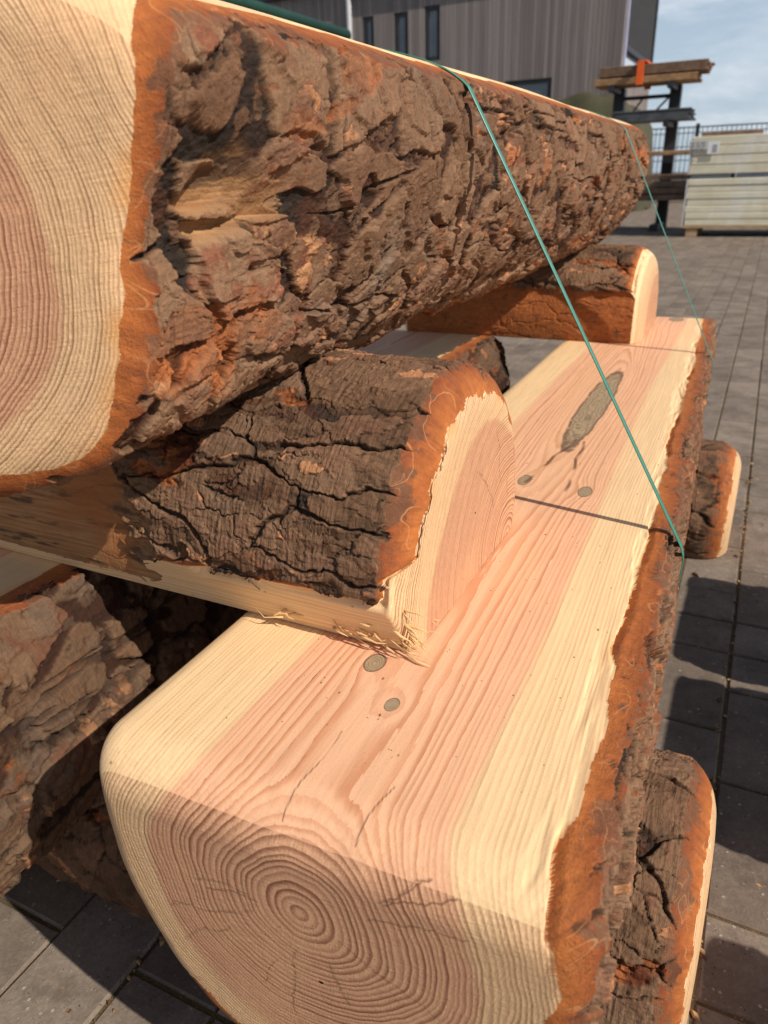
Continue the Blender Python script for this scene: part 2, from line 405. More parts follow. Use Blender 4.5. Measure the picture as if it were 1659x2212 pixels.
def make_log(root, L, R, planes, seed, nth, ny, bark, mat, endr=(.085, .075, .08), far_endr=None, thw=None, yd=None, tb=.045, k=.02,
             pith=(0, 0), center=(0, 0), ec=(0, 0), taper=1.0, heart=.13, heart_c=None, knots=(), strip=None, cracks=(), lump=.035, ringp=(95, 450),
             margin=.018, ncap=46, topk=None, bulge=None, names=('bark', 'end_face', 'sawn_face'), topstain=None, facecr=True, edge_tear=0.0, wob=1.0, bare=0, pins=.95, peel=0, gw=1.0, skew=0.0, seam=np.pi/2):
    """one half-round log along local +y, near end at y = 0; cuts are planes (nx, nz, d) in the section"""
    rx, rz = R
    # angular samples: equal arc, weighted to the sides that are seen
    th = np.linspace(0, 2*np.pi, 6001)
    ex, ez = ec[0]-center[0], ec[1]-center[1]
    planes = [(nx, nz, d-nx*center[0]-nz*center[1]) for nx, nz, d in planes]
    def ell(t, sh=0.0):
        c_, s_ = np.cos(t), np.sin(t); a_, b_ = rx-sh, rz-sh
        A_ = (c_/a_)**2+(s_/b_)**2; B_ = c_*ex/a_**2+s_*ez/b_**2; C_ = (ex/a_)**2+(ez/b_)**2-1
        return (B_+np.sqrt(np.maximum(B_*B_-A_*C_, 1e-9)))/A_
    ro = ell(th)
    for (nx, nz, d) in planes:
        q = nx*np.cos(th)+nz*np.sin(th); ro = np.minimum(ro, np.where(q > 1e-4, d/np.maximum(q, 1e-4), 9))
    px, pz = ro*np.cos(th), ro*np.sin(th)
    ds = np.hypot(np.diff(px), np.diff(pz)); w = ds*(thw(.5*(th[1:]+th[:-1])) if thw else 1)
    cw = np.concatenate([[0], np.cumsum(w)]); cs = np.concatenate([[0], np.cumsum(ds)])
    TH = np.interp(np.linspace(0, cw[-1], nth, endpoint=False), cw, th).astype(f32)
    S = np.interp(TH, th, cs).astype(f32)
    S = np.where(TH < seam, S+cs[-1], S).astype(f32)
    ra, ri, _ = endr; fa, fi, _ = far_endr or endr
    nr = max(10, int(ny*.09))
    ph = np.linspace(0, np.pi/2, nr)
    yn = ra*(1-np.cos(ph)); inn = ri*(1-np.sin(ph))
    yf = L-fa*(1-np.cos(ph[::-1])); inf_ = fi*(1-np.sin(ph[::-1]))
    yb = spaced(ra, L-fa, ny, yd or (lambda g: 1/(g+.45)))[1:-1]
    caps = np.linspace(.004, 1, ncap)[:-1]**.8
    ys = np.concatenate([np.zeros(ncap-1), yn, yb, yf, np.full(ncap-1, L)])
    ins = np.concatenate([np.full(ncap-1, ri), inn, np.zeros(len(yb)), inf_, np.full(ncap-1, fi)])
    sc = np.concatenate([caps, np.ones(2*nr+len(yb)), caps[::-1]])
    iscap = sc < 1
    Yg, Tg = np.meshgrid(ys.astype(f32), TH, indexing='ij')
    Sg = np.broadcast_to(S[None, :], Yg.shape)
    INS = np.broadcast_to(ins.astype(f32)[:, None], Yg.shape)
    SC = np.broadcast_to(sc.astype(f32)[:, None], Yg.shape)
    ct, sn = np.cos(Tg), np.sin(Tg)
    tp = 1+(taper-1)*Yg/L
    Rn = ell(Tg)*tp*(1+lump*noise(ct*1.6+7, sn*1.6, Yg*1.3, seed)+lump*.5*noise(ct*4, sn*4, Yg*3.2, seed+1))
    if bulge: Rn = Rn+bulge(Yg, Tg)
    # cut solid
    rc = Rn+margin-INS
    for j, (nx, nz, d) in enumerate(planes):
        q = nx*ct+nz*sn
        rp = np.where(q > 1e-3, (d-INS*pins)/np.maximum(q, 1e-3), 9.).astype(f32)
        rc = smin(rc, rp, k if topk is None else topk[j])
    wig = .0035*noise(ct*6, sn*6, Yg*9, seed+2)
    rc = rc+wig*np.clip(INS/ri, 0, 1)*(INS > 0)*np.minimum(1, (ri-INS)/ri*6)
    # bark
    uu = Yg+seed*3.7; ss = Sg+seed*1.9
    h, at = (flaky_field if bark.get('flat') else bark_field)(uu, ss, seed, bark)
    stm = np.zeros_like(Yg)
    if strip is not None:
        stm = strip(Yg, ct*Rn, sn*Rn, Tg).astype(f32)
        h = h*(1-(.7 if peel else .85)*stm)-.020*stm
    rb = Rn+h
    if bare: rb = rb+.05*sst(-.2, -.6, ct)*sst(-.35, -.15, sn)
    TB = (tb(Tg, Yg) if callable(tb) else tb)*(1+.22*noise(ct*5, sn*5, Yg*6, seed+4)+.12*noise(ct*16, sn*16, Yg*22, seed+5))
    if edge_tear:
        tr = noise(Yg*5.5, ct*3, 1.0, seed+8)+.6*noise(Yg*17, ct*5, 2.0, seed+9)
        stp = np.round(tr*4)/4
        TB = TB*(1+edge_tear*stp)
    isb = rb < rc
    stm = stm*isb
    rho = np.minimum(rb, rc)
    dep = Rn-rc
    gap = np.exp(-((dep-TB-.001)/.0032)**2)*sst(-.05 if edge_tear else .05, .3, noise(Yg*7, ct*4, .4, seed+14))*(~isb)*(~iscap[:, None])
    rho = rho-.010*gap
    if edge_tear:  # torn fibres step down at the live edge
        tear = (dep > TB) & (~isb) & (dep < TB*1.9)
        rho = rho-np.where(tear, np.clip(1-(dep-TB)/(TB*.8), 0, 1)*(.005*np.abs(noise(Yg*10, ct*40, .3, seed+15))+.0015*np.abs(noise(Yg*25, ct*120, .3, seed+17))+.005*sst(.1, .25, noise(Yg*6, ct*14, .9, seed+16))), 0)
    rho = rho*SC
    X, Z = rho*ct+center[0], rho*sn+center[1]
    # ring field
    pxw = pith[0]+.012*wob*noise(Yg*1.1, 0.5, 1.0, seed+60); pzw = pith[1]+.008*wob*noise(Yg*1.1, 5.5, 1.0, seed+61)
    dx, dz = X-pxw, Z-pzw
    r = np.hypot(dx, dz)+1e-5
    r = r*(1+.07*noise(dx/r*1.3, dz/r*1.3, Yg*.5, seed+62))
    r = r+.0042*gw*noise(X*14, Yg*1.9, Z*14, seed+63)+.0010*gw*noise(X*27, Yg*5, Z*27, seed+67)*sst(0, .05, Yg)+.0016*noise(X*50, Yg*3.5, Z*50, seed+64)
    # the outer rings follow the outline of the log
    oe = rho/np.maximum(Rn-TB, .02)
    kd = np.full(Yg.shape, 9., f32)
    for (kx, ky, kz, kr, kl, kamp, kvis) in knots:
        d = np.sqrt(((X-kx)/kr)**2+((Yg-ky)/kl)**2+((Z-kz)/(kr*2.2))**2)
        d2 = np.sqrt(((X-kx)/(kr*2.2))**2+((Yg-ky)/(kl*2.3))**2+((Z-kz)/(kr*4))**2)
        r = r-kamp*np.exp(-d2**2)
        d = d*(1+.13*noise(X*34, Yg*12, Z*34, seed+70)+.05*noise(X*90, Yg*50, Z*60, seed+71))
        if kvis: kd = np.minimum(kd, d)
    ring = ringp[0]*r+ringp[1]*r*r
    ring = ring+.55*noise(ring*.45, 3.3, Yg*.15, seed+65)
    hc = heart_c or pith
    hr = np.hypot(X-hc[0], Z-hc[1])*(1+.10*noise(dx/r*1.5, dz/r*1.5, Yg*.6+4, seed+66))
    hm = sst(heart+.006, heart-.004, hr)
    crk = np.zeros_like(Yg)
    for (x0, y0, x1, y1, wd) in cracks:
        t = np.clip(((X-x0)*(x1-x0)+(Yg-y0)*(y1-y0))/((x1-x0)**2+(y1-y0)**2), 0, 1)
        dd = np.hypot(X-(x0+t*(x1-x0))+.006*noise(Yg*16, 1.0, 2.0, seed+81), (Yg-(y0+t*(y1-y0)))*.5)
        crk = np.maximum(crk, sst(wd, wd*.3, dd)*sst(-.3, .1, noise(Yg*14, 2.0, 3.0, seed+80)))
    if facecr: # radial drying checks in the end face
        ang = np.arctan2(dz, dx)
        rng = np.random.RandomState(seed)
        for q in range(16):
            a0 = rng.uniform(-np.pi, np.pi); r0 = rng.uniform(.0, .13); r1 = r0+rng.uniform(.03, .10)
            aw = a0+.10*noise(r*22, 7.7+q, 0.0, seed+90+q)+.02*noise(r*150, 1.7+q, 0.0, seed+190)
            dd = np.abs(np.angle(np.exp(1j*(ang-aw))))*r
            m = sst(rng.uniform(.0007, .0013), .0002, dd)*(r > r0)*(r < r1)*(Yg < ra*.25)
            crk = np.maximum(crk, m*rng.uniform(.6, 1))
    stain = np.zeros_like(Yg)
    if topstain: stain = topstain(X, Yg, Z)
    stain = np.maximum(stain, .75*np.exp(-((dep-TB)/.010)**2)*sst(.1, .45, noise(ct*4+3, sn*4, Yg*7, seed+95))*(~isb)*(~iscap[:, None]))
    co = np.stack([X, Yg+skew*X*(1-Yg/L), Z], -1)
    nR, nT = Yg.shape
    I = np.arange(nR*nT).reshape(nR, nT)
    J = np.roll(I, -1, axis=1)
    quads = np.stack([I[:-1], J[:-1], J[1:], I[1:]], -1).reshape(-1, 4)
    woodv = (~isb) & (dep > TB)
    woodv |= iscap[:, None]
    wf = woodv.ravel()[quads].sum(1) >= 2
    capv = (np.broadcast_to((INS > ri*.45) & ((Yg < L*.5) | True), Yg.shape))
    cf = capv.ravel()[quads].sum(1) >= 2
    nearq = Yg.ravel()[quads[:, 0]] < L*.5
    inner = np.where(isb, 0., 1.)*(1-stm)
    if peel: inner = np.maximum(inner, stm)
    depn = np.clip(dep/np.maximum(TB, 1e-3), 0, 1)
    ps = np.stack([uu, ss, np.zeros_like(uu)], -1)
    A = dict(at, inner=inner, dep=np.where(isb, .62, depn), strip=stm*(0 if peel else 1))
    W = dict(ring=ring, heart=hm, knot=kd, stain=stain, crack=crk)
    out = []
    for nm, sel, ma, aa, va in ((names[0], ~wf, mat, A, dict(ps=ps)), (names[1], wf & cf & nearq, ENDG, W, {}), (names[1], wf & cf & ~nearq, ENDG, W, {}), (names[2], wf & ~cf, WOOD, W, {})):
        q = quads[sel]
        if len(q) == 0: continue
        used, inv = np.unique(q, return_inverse=True)
        o = mesh_np(nm, co.reshape(-1, 3)[used], inv.reshape(-1, 4), ma, root, {k_: v.ravel()[used] for k_, v in aa.items()}, {k_: v.reshape(-1, 3)[used] for k_, v in va.items()})
        out.append(o)
    return out

Q = 1.0   # mesh density
def n_(v): return int(v*Q)
# angles: 0 = local +x, 90 deg = up
def w_seat(t):   # seat logs: top and +x side are seen
    t = np.mod(t, 2*np.pi); a = np.degrees(t)
    return np.where((a < 175) | (a > 290), 1.0, .22)
def w_leg(t):    # cross logs: their -y side (local -x) and top are seen
    a = np.degrees(np.mod(t, 2*np.pi)); return np.where((a > 60) & (a < 250), 1.0, .22)

FLAKY = dict(flat=1, amp=.0105, sc=1.15, ext=.40)
PLATED = dict(pu=.19, ps=.060, amp=.010, crack=.0075, rough=.0011, ext=.54, terr=2.2, cw=.42)

SEAT_Z = .60; TOP_Z = 1.20
GRP = 'split log benches stacked and strapped in the yard'

# upper bench seat: the big bark covered log
up = empty('sawn_log', (-.64, .36, 1.06+.035), math.radians(.4), 'largest log on top of the pile, thick flaky brown bark and pale cut end', 'log', GRP)
def strip_up(y, x, z, t):
    n = fbm(y*9, t*2.6, .3, 77, 3)
    a = sst(.0, .03, .046-np.hypot((y-.082)*.8, (np.degrees(t)-366+360*(t < 1.5))*.0040)+.05*n)
    return np.clip(a*(x > 0), 0, 1)
def _ga(T, a0, w): return np.exp(-(np.angle(np.exp(1j*(T-a0)))/w)**2)
def up_b(Y, T): return (-.052*np.exp(-(Y/.17)**2)*_ga(T, .02, .40)+.012*np.exp(-(Y/.12)**2)*_ga(T, -.9, .4)).astype(f32)
def up_tb(T, Y):
    e = np.exp(-(Y/.15)**2)
    return (.040-e*(.026*_ga(T, .02, .46)+.025*_ga(T, -.95, .42))-.012*sst(.22, .6, np.sin(T))*(np.cos(T) > 0)).astype(f32)
def w_up(t):
    a = np.degrees(np.mod(t, 2*np.pi)); return np.where((a < 48) | (a > 285), 1.0, np.where(a < 90, .4, .18))
make_log(up, 2.40, (.281, .285), [(0, 1, .16)], 3, n_(900), n_(1150), FLAKY, BARK, skew=.34, endr=(.042, .050, 0), far_endr=(.17, .095, 0), thw=w_up, bulge=up_b, tb=up_tb, topk=[.30], center=(0, -.06), pith=(-.05, -.065), heart=.205,
         taper=.985, strip=strip_up, lump=.035, yd=lambda g: 1/(g+.40), ncap=60, facecr=False, ringp=(60, 480), margin=.010)

# lower right bench seat: flat sawn top, rings at the near end
ang = math.atan2(.065, 2.49)
se = empty('sawn_log', (-.25, .344, SEAT_Z-.085), ang, 'foreground log with flat pink and cream sawn top and growth rings on its end', 'log', GRP)
_ca, _sa = math.cos(ang), math.sin(ang)
def sl(px, py):   # photo point on the seat top -> log's own x, y
    p = at_z(px, py, SEAT_Z); dx, dy = p[0]+.25, p[1]-.344
    return dx*_ca+dy*_sa, -dx*_sa+dy*_ca
KN = []
for (px, py, kr, kl, ka, vis) in ((1288, 872, .027, .29, .026, 1), (810, 1432, .0110, .0160, .006, 1), (847, 1522, .0068, .0098, .007, 1), (1133, 1037, .0095, .021, .010, 1), (1264, 1062, .0100, .020, .009, 1),
                                  (1345, 800, .01, .05, .01, 0), (1461, 690, .022, .035, .004, 1)):
    a, b = sl(px, py); KN.append((a, b, .085, kr, kl, ka, vis))
CR = []
for (a, b, c, d, w_) in ((1245, 950, 1135, 1040, .0045), (1262, 955, 1222, 1060, .004), (610, 1745, 740, 1580, .0009), (770, 1800, 850, 1700, .0009)):
    x0, y0 = sl(a, b); x1, y1 = sl(c, d); CR.append((x0, y0, x1, y1, w_))
tbs = lambda T, Y: .036-.25*sst(-.2, -.8, np.cos(T))*sst(-.5, -.3, np.sin(T))
make_log(se, 2.46, (.234, .30), [(0, 1, .085)], 8, n_(900), n_(1000), dict(FLAKY, amp=.016, sc=.55, ext=.36, off=-.001), BARK_RED, endr=(.056, .048, 0), thw=w_seat, tb=tbs, topk=[.03], margin=.010, bare=1, pith=(-.018, -.013), center=(0, -.09), ec=(-.006, .015),
         heart=.160, heart_c=(-.014, -.03), taper=.87, knots=KN, cracks=CR, lump=.022, ncap=90, yd=lambda g: 1/(g+.55), edge_tear=.16, wob=1.5, gw=1.7, ringp=(112, 300))

def leg(label, x_end, length, y_c, z_c, R, seed, style, mat, bottom, nth, ny, yaw=0.0, extra=(), pith=(.06, -.04), strip=None, endr=(.085, .075, 0), **kw):
    e = empty('sawn_log', (x_end, y_c, z_c), math.pi/2+yaw, label, 'log', GRP)
    pl = [(0, -1, bottom)]+list(extra)
    make_log(e, length, R, pl, seed, nth, ny, style, mat, endr=endr, thw=w_leg, topk=[.006]+[.006]*len(extra), center=(0, .09-bottom), pith=pith, strip=strip, yd=lambda g: 1/(g+.6), heart=kw.pop('heart', .165), lump=.03, pins=0.0, seam=1.5*np.pi, **kw)
    return e
# cross log in the middle: bark dome, flat sawn base resting on the seat
def strip_mid(y, x, z, t):
    n = fbm(y*11, z*16, .9, 31, 4)
    return sst(-.02, .03, (y-.37)+.75*(-.10-z)*0+.05*n-.9*(z-.03)*.55)
mid = leg('short cross log with grey bark and splintered base, nearer of two under the largest log', -.268, .80, .775, 1.06-.405, (.213, .213), 21,
          PLATED, BARK_GREY, .055, n_(760), n_(620), extra=[(-.92, -.39, .1867)], pith=(.135, -.065), heart=.180, heart_c=(.03, -.05), strip=strip_mid, tb=lambda T, Y: .034-.031*sst(3.02, 3.12, np.mod(T, 6.2832)), ncap=70)
def strip_far(y, x, z, t): return sst(.02, .0, z-.045+.03*noise(y*7, z*3, .4, 55)+.02*noise(y*22, z*9, .4, 56))*(x < 0)
far = leg('short cross log with orange lower side, farther of two under the largest log', -.295, .76, 2.45, 1.06-.415, (.215, .215), 33,
          dict(PLATED, ext=.30), BARK_RED, .045, n_(380), n_(340), pith=(.06, -.05), tb=.010, strip=strip_far, peel=1, margin=.004)
leg('short bark covered log on the paving, under the near end of the foreground log', .058, .62, .815, .10, (.215, .215), 41,
    dict(PLATED, pu=.16, ps=.10), BARK_GREY, .10, n_(560), n_(620), tb=.030, margin=.012, endr=(.080, .080, 0))
leg('short bark covered log on the paving, under the far end of the foreground log', .030, .62, 2.335, .10, (.205, .205), 47,
    dict(PLATED, pu=.16, ps=.10), BARK_GREY, .10, n_(300), n_(260), tb=.030, margin=.006, endr=(.10, .08, 0))
# left bench
lf = empty('sawn_log', (-.98, .02, SEAT_Z-.06), 0, 'mostly shaded log left of the foreground log, with mottled olive brown bark on its side', 'log', GRP)
def w_left(t):
    a = np.degrees(np.mod(t, 2*np.pi)); return np.where((a < 90) | (a > 285), 1.0, .2)
make_log(lf, 2.32, (.268, .30), [(0, 1, .06)], 52, n_(560), n_(560), dict(FLAKY, amp=.011, sc=1.2, ext=.46), BARK_SHADED, thw=w_left, tb=.042, topk=[.05], taper=1.10, lump=.04, pith=(-.02, .0), center=(0, -.1), ec=(0, -.115))
leg('short brown cross log on the paving at left, with a raw orange lower edge', -.615, .72, .725, .10, (.215, .205), 63,
    dict(PLATED, pu=.13, ps=.10, ext=.42, exs=.05), BARK, .10, n_(340), n_(300), tb=.04, peel=1,
    strip=lambda y, x, z, t: sst(.0, -.03, z+.045+.035*noise(y*8, z*4, .4, 57)+.02*noise(y*26, z*9, .4, 58))*(x < 0))
leg('dark short cross log in shade under the far end of the left log', -.62, .72, 2.42, .12, (.215, .24), 67, PLATED, BARK_GREY, .12, n_(160), n_(140), tb=.04)

# splinters hanging from the cross log's sawn base
rng = np.random.RandomState(5)
Ms = Mat('splinter_wood'); _o = Ms.obj(); SPL = Ms.out(Ms.mix(Ms.noise(_o, 60, 2), (.62, .36, .14), (.76, .52, .26)), .6)
minv = (Matrix.Translation(mid.location) @ Matrix.Rotation(mid.rotation_euler[2], 4, 'Z')).inverted()
for i in range(46):
    x = -.275-abs(rng.normal(0, .10)) if i < 34 else -.272-rng.uniform(0, .02)
    y = .585+rng.uniform(-.006, .012) if i < 34 else .59+rng.uniform(0, .06)
    z = SEAT_Z+.012+rng.uniform(0, .05 if i < 12 else .012)
    ln = rng.uniform(.010, .040); a = rng.uniform(-.9, .9)
    if i % 6 == 0: x, y, z, ln = -.276-rng.uniform(0, .035), .588+rng.uniform(-.004, .01), SEAT_Z+rng.uniform(.008, .05), rng.uniform(.025, .05)
    p = np.array([x, y, z]); d = np.array([math.cos(a)*.9*(1 if rng.rand() > .3 else -1), -.35*rng.rand(), -.35*rng.rand()]); d /= np.linalg.norm(d)
    q = [p+d*ln*t+np.array([0, -.004*math.sin(t*3)*rng.rand(), .004*t*t*rng.normal()]) for t in (0, .33, .66, 1)]
    q = [(v[0], v[1], max(v[2], SEAT_Z+.003)) for v in q]
    r = rng.uniform(.0006, .0017)*(1.9 if i % 6 == 0 else 1); so = MB().tube(q, [r, r*.9, r*.6, r*.15], 5).build('splinter', SPL, mid, True); so.matrix_parent_inverse = minv

# bark crumbs and sawdust swept round the pile
cb = MB()
for i in range(900):
    if i < 700:
        x, y = rng.uniform(-1.1, .45), rng.uniform(.35, 3.2); z0 = .0
        if rng.rand() < .5: x = rng.choice([-.68, .07, .22])+rng.normal(0, .006)
    else:
        x, y = rng.uniform(-.46, -.10), rng.uniform(.42, 1.3); z0 = SEAT_Z
    r = abs(rng.normal(0, .0022))+.0009 if z0 == 0 else abs(rng.normal(0, .0004))+.0003
    a = rng.uniform(0, 6.28); l = rng.uniform(1, 2.6)
    q = [(math.cos(a+k_*1.571)*r*(l if k_ % 2 == 0 else 1), math.sin(a+k_*1.571)*r*(l if k_ % 2 == 0 else 1)) for k_ in range(4)]
    h_ = r*.7
    cb.add([(x+u_, y+v_, z0-.001) for u_, v_ in q]+[(x+u_*.6, y+v_*.6, z0+h_) for u_, v_ in q], [(4, 5, 6, 7), (0, 1, 5, 4), (1, 2, 6, 5), (2, 3, 7, 6), (3, 0, 4, 7)])
Ms = Mat('bark_crumbs'); _o = Ms.obj()
tag(cb.build('bark_crumbs', Ms.out(Ms.mix(Ms.noise(_o, 35, 2).step(.4, .6), (.09, .042, .022), (.45, .27, .12)), .9)), 'bark crumbs and sawdust scattered on the paving round the logs', 'crumbs', kind='stuff')

# neighbouring pile outside the right of the frame: its shadow lies on the paving
def seat_x(label, x, y, z, seed, L=1.6, R=(.225, .30)):
    e = empty('sawn_log', (x, y, z), -math.pi/2, label, 'log', 'split logs piled to the right')
    make_log(e, L, R, [(0, 1, .06)], seed, 160, 120, FLAKY, BARK, tb=.04, topk=[.04], lump=.03, center=(0, -.1))
seat_x('half log of the neighbouring pile, farthest of three', .55, 1.655, .52, 91)
seat_x('half log of the neighbouring pile, middle of three', .57, 1.15, .52, 92)
seat_x('half log of the neighbouring pile, nearest the camera', .66, .50, .50, 93)

# ------------------------------------------------------------------ green strapping
Ms = Mat('green_strap'); _o = Ms.obj()
STRAP = Ms.out(Ms.mix(Ms.noise(_o, 60, 2), (.030, .175, .125), (.050, .235, .175)), .38, Ms.bump(Ms.noise(Ms.scale(_o, 900, 900, 40), 1.0, 2), .3, .0006), .5)
def band(label, pts, w):
    """flat polyester band; pts are (x, y, z), width along y"""
    pts = [Vector(p) for p in pts]
    dn = []
    for i in range(len(pts)-1):
        n = max(1, int((pts[i+1]-pts[i]).length/.03))
        dn += [pts[i].lerp(pts[i+1], k/n) for k in range(n)]
    dn.append(pts[-1])
    vs, fs = [], []; N = len(dn)
    for i, p in enumerate(dn):
        d = dn[min(i+1, N-1)]-dn[max(i-1, 0)]; d.y = 0; d.normalize(); nn = Vector((d.z, 0, -d.x))
        for (a, b) in ((-1, -1), (1, -1), (1, 1), (-1, 1)): vs.append(p+Vector((0, a*w/2, 0))+nn*b*.0007)
    for i in range(N-1):
        for k in range(4): fs.append((i*4+k, i*4+(k+1) % 4, i*4+4+(k+1) % 4, i*4+4+k))
    fs += [(0, 1, 2, 3), (N*4-4, N*4-1, N*4-2, N*4-3)]
    o = MB().add(vs, fs).build('packing_strap', STRAP, None, True)
    return tag(o, label, 'strap', 'green straps around the log pile')
def E_(p, z=ZG): return (p[0], p[1], p[2]+z)
def hull_at(y):
    """outline of the logs in the vertical plane at y: the path a tight strap takes"""
    P = []
    for e in (up, se, lf):
        Mx = Matrix.Translation(e.location) @ Matrix.Rotation(e.rotation_euler[2], 4, 'Z')
        for o in e.children:
            n = len(o.data.vertices); a = np.empty(n*3, f32); o.data.vertices.foreach_get('co', a); a = a.reshape(-1, 3)
            R_ = np.array(Mx); w_ = a @ R_[:3, :3].T+R_[:3, 3]
            P.append(w_[np.abs(w_[:, 1]-y) < .006][:, [0, 2]])
    P = np.concatenate(P); P = P[np.lexsort((P[:, 1], P[:, 0]))]
    def half(pts):
        h = []
        for p in pts:
            while len(h) > 1 and (h[-1][0]-h[-2][0])*(p[1]-h[-2][1])-(h[-1][1]-h[-2][1])*(p[0]-h[-2][0]) <= 0: h.pop()
            h.append(p)
        return h
    lo_, hi_ = half(P), half(P[::-1])
    H = np.array(lo_[:-1]+hi_[:-1]); c = H.mean(0); d = H-c
    H = c+d*(1+.0016/np.linalg.norm(d, axis=1))[:, None]
    return [(p[0], y, p[1]) for p in H]+[(H[0][0], y, H[0][1])]
band('green strap nearest the camera, from the largest log down to the sawn seat log', hull_at(1.0), .0115)
band('green strap at the far end of the log pile', hull_at(2.2), .0115)

# ------------------------------------------------------------------ paving
def pave_mat():
    M = Mat('concrete_paving'); o = M.obj(); rnd = M.attr('rnd')
    n = M.noise(o, 7, 4, .6); g = M.noise(o, 160, 4, .75); gg = M.noise(o, 45, 3, .6)
    c = M.mix(rnd, (.160, .122, .094), (.235, .186, .146))
    c = M.mix(n.step(.38, .66)*.65, c, (.105, .080, .060))
    c = M.mix(M.noise(o, 2.2, 5, .65).step(.50, .70)*.55, c, (.25, .20, .15))
    c = M.mix(M.noise(o, 5.5, 5, .7).step(.56, .66)*.5, c, (.085, .066, .050))
    c = M.mul(c, g*.9+.55)
    c = M.mul(c, gg*.5+.75)
    v1 = M.voro(o, 62, 'F1'); v2 = M.voro(o, 150, 'F1'); sel = M.noise(o, 30, 2)
    ag = (v1.step(.21, .12)*sel.step(.46, .54)).max(v2.step(.20, .13)*M.noise(o, 80, 1).step(.50, .58)*.7)
    c = M.mix(ag*M.noise(o, 140, 2).step(.35, .6)*.7, c, (.44, .385, .335))
    c = M.mix(M.voro(o, 95, 'F1').step(.16, .10)*M.noise(o, 50, 1).step(.52, .58), c, (.045, .04, .036))
    ox, oy, oz = M.sep(o)
    dx = (ox-.95)*.9; dy = (oy-5.6)*.42                                  # rusty brown stain on the paving
    st = (dx*dx+dy*dy).pow(.5)+(M.noise(M.scale(o, 3, 1.2, 1), 1.0, 3)-.5)*1.1
    c = M.mix(st.step(.75, .15)*.55, c, (.17, .085, .035))
    nr = M.bump(g*.6+gg*.6+ag*.4, .55, .003)
    return M.out(c, .85, nr, .25)
PAVE = pave_mat()
Mj = Mat('joint_sand'); _o = Mj.obj(); _n = Mj.noise(_o, 220, 3, .7); _n2 = Mj.noise(_o, 12, 3)
cj = Mj.mix(_n, (.045, .033, .022), (.20, .135, .070)); cj = Mj.mix(_n2.step(.5, .65)*.4, cj, (.07, .075, .03)); cj = Mj.mix(Mj.voro(_o, 180).step(.2, .12)*.6, cj, (.42, .27, .12))
JOINT = Mj.out(cj, .95, Mj.bump(_n, .8, .004), .1)
Mg = Mat('yard_ground'); _o = Mg.obj()
YARD = Mg.out(Mg.mix(Mg.noise(_o, .6, 4), (.13, .12, .11), (.20, .185, .17)), .9)
g = MB().add([(-300, -60, -.030), (300, -60, -.030), (300, 600, -.030), (-300, 600, -.030)], [(0, 1, 2, 3)]).build('ground', YARD); tag(g, kind='structure')
g = MB().add([(-9, -3, -.0045), (16, -3, -.0045), (16, 32, -.0045), (-9, 32, -.0045)], [(0, 1, 2, 3)]).build('paving_joints', JOINT); tag(g, kind='structure')
def paving():
    rng = np.random.RandomState(2)
    W_, G = .1505, .0022
    rects = []
    k0, k1 = int(-9/W_), int(16/W_)
    for k in range(k0, k1):
        x0 = .070+k*W_
        y = -3+rng.choice([0, .15])+.0295
        y = .0225+.1505*round((y-.0225)/.1505)
        if k == -1: y = 1.226-W_*28
        if k == 0: y = 1.226-W_*28
        while y < 30:
            n = 2 if rng.rand() < .62 else 1
            if k in (-1, 0) and y > 1.2 and y < 1.24: n = 1 if k == -1 else 2
            elif k == -1 and y < 1.2 and y+n*W_ > 1.23: n = 1
            elif k == 0 and y < 1.2 and y+n*W_ > 1.23: n = 1
            elif k == -1 and 1.36 < y < 1.39: n = 2
            elif k == 0 and 1.51 < y < 1.54: n = 1
            rects.append((x0+G, y+G, x0+W_-G, y+n*W_-G)); y += n*W_
    r = np.array(rects, f32); N = len(r)
    ch = .004
    def ring(i, z): return np.stack([np.stack([r[:, 0]+i, r[:, 1]+i, z], -1), np.stack([r[:, 2]-i, r[:, 1]+i, z], -1), np.stack([r[:, 2]-i, r[:, 3]-i, z], -1), np.stack([r[:, 0]+i, r[:, 3]-i, z], -1)], 1)
    z0 = np.full(N, -.022, f32); hz = rng.normal(0, .0009, N).astype(f32)
    lo, mi, tp = ring(0, z0), ring(0, hz-.004), ring(ch, hz)
    tilt = rng.normal(0, .0007, (N, 4)).astype(f32); tp[:, :, 2] += tilt; mi[:, :, 2] += tilt
    mi[:, :, :2] += rng.normal(0, .0007, (N, 4, 2)); 
    co = np.concatenate([lo, mi, tp], 1).reshape(-1, 3)
    b = (np.arange(N)*12)[:, None]
    q = [b+np.array([[8, 9, 10, 11]])]
    for a in (0, 4):
        for i in range(4):
            j = (i+1) % 4; q.append(b+np.array([[a+i, a+j, a+4+j, a+4+i]]))
    rd = np.repeat(rng.rand(N), 12)
    o = mesh_np('paving', co, np.concatenate(q), PAVE, None, dict(rnd=rd), smooth=False)
    tag(o, kind='structure')
paving()

# ------------------------------------------------------------------ background
def simple(name, c1, c2, sc, rough=.6, spec=.3, metal=0., bump=0.):
    M = Mat(name); o = M.obj(); n = M.noise(o, sc, 4, .6)
    return M.out(M.mix(n.step(.3, .7), c1, c2), rough, M.bump(n, .4, bump) if bump else None, spec, metal)
YB = 27.0
crn = at_y(1345, 100, YB)                     # building corner
def clad_mat():
    M = Mat('weathered_cladding'); o = M.obj(); ox, oy, oz = M.sep(o)
    t = (ox+oy)*(1/.135); fr = t.frac(); rd = M.white(t.floor())
    c = M.mix(rd, (.165, .138, .128), (.255, .218, .200))
    c = M.mul(c, M.noise(M.comb(ox*14.0+oy*14.0, oz*.35, 0.0), 1.0, 4, .6)*.9+.55)
    c = M.mix(fr.step(.90, .95), c, (.03, .025, .025))
    return M.out(c, .8, M.bump(fr.step(.96, .90), .6, .02), .2)
CLAD = clad_mat()
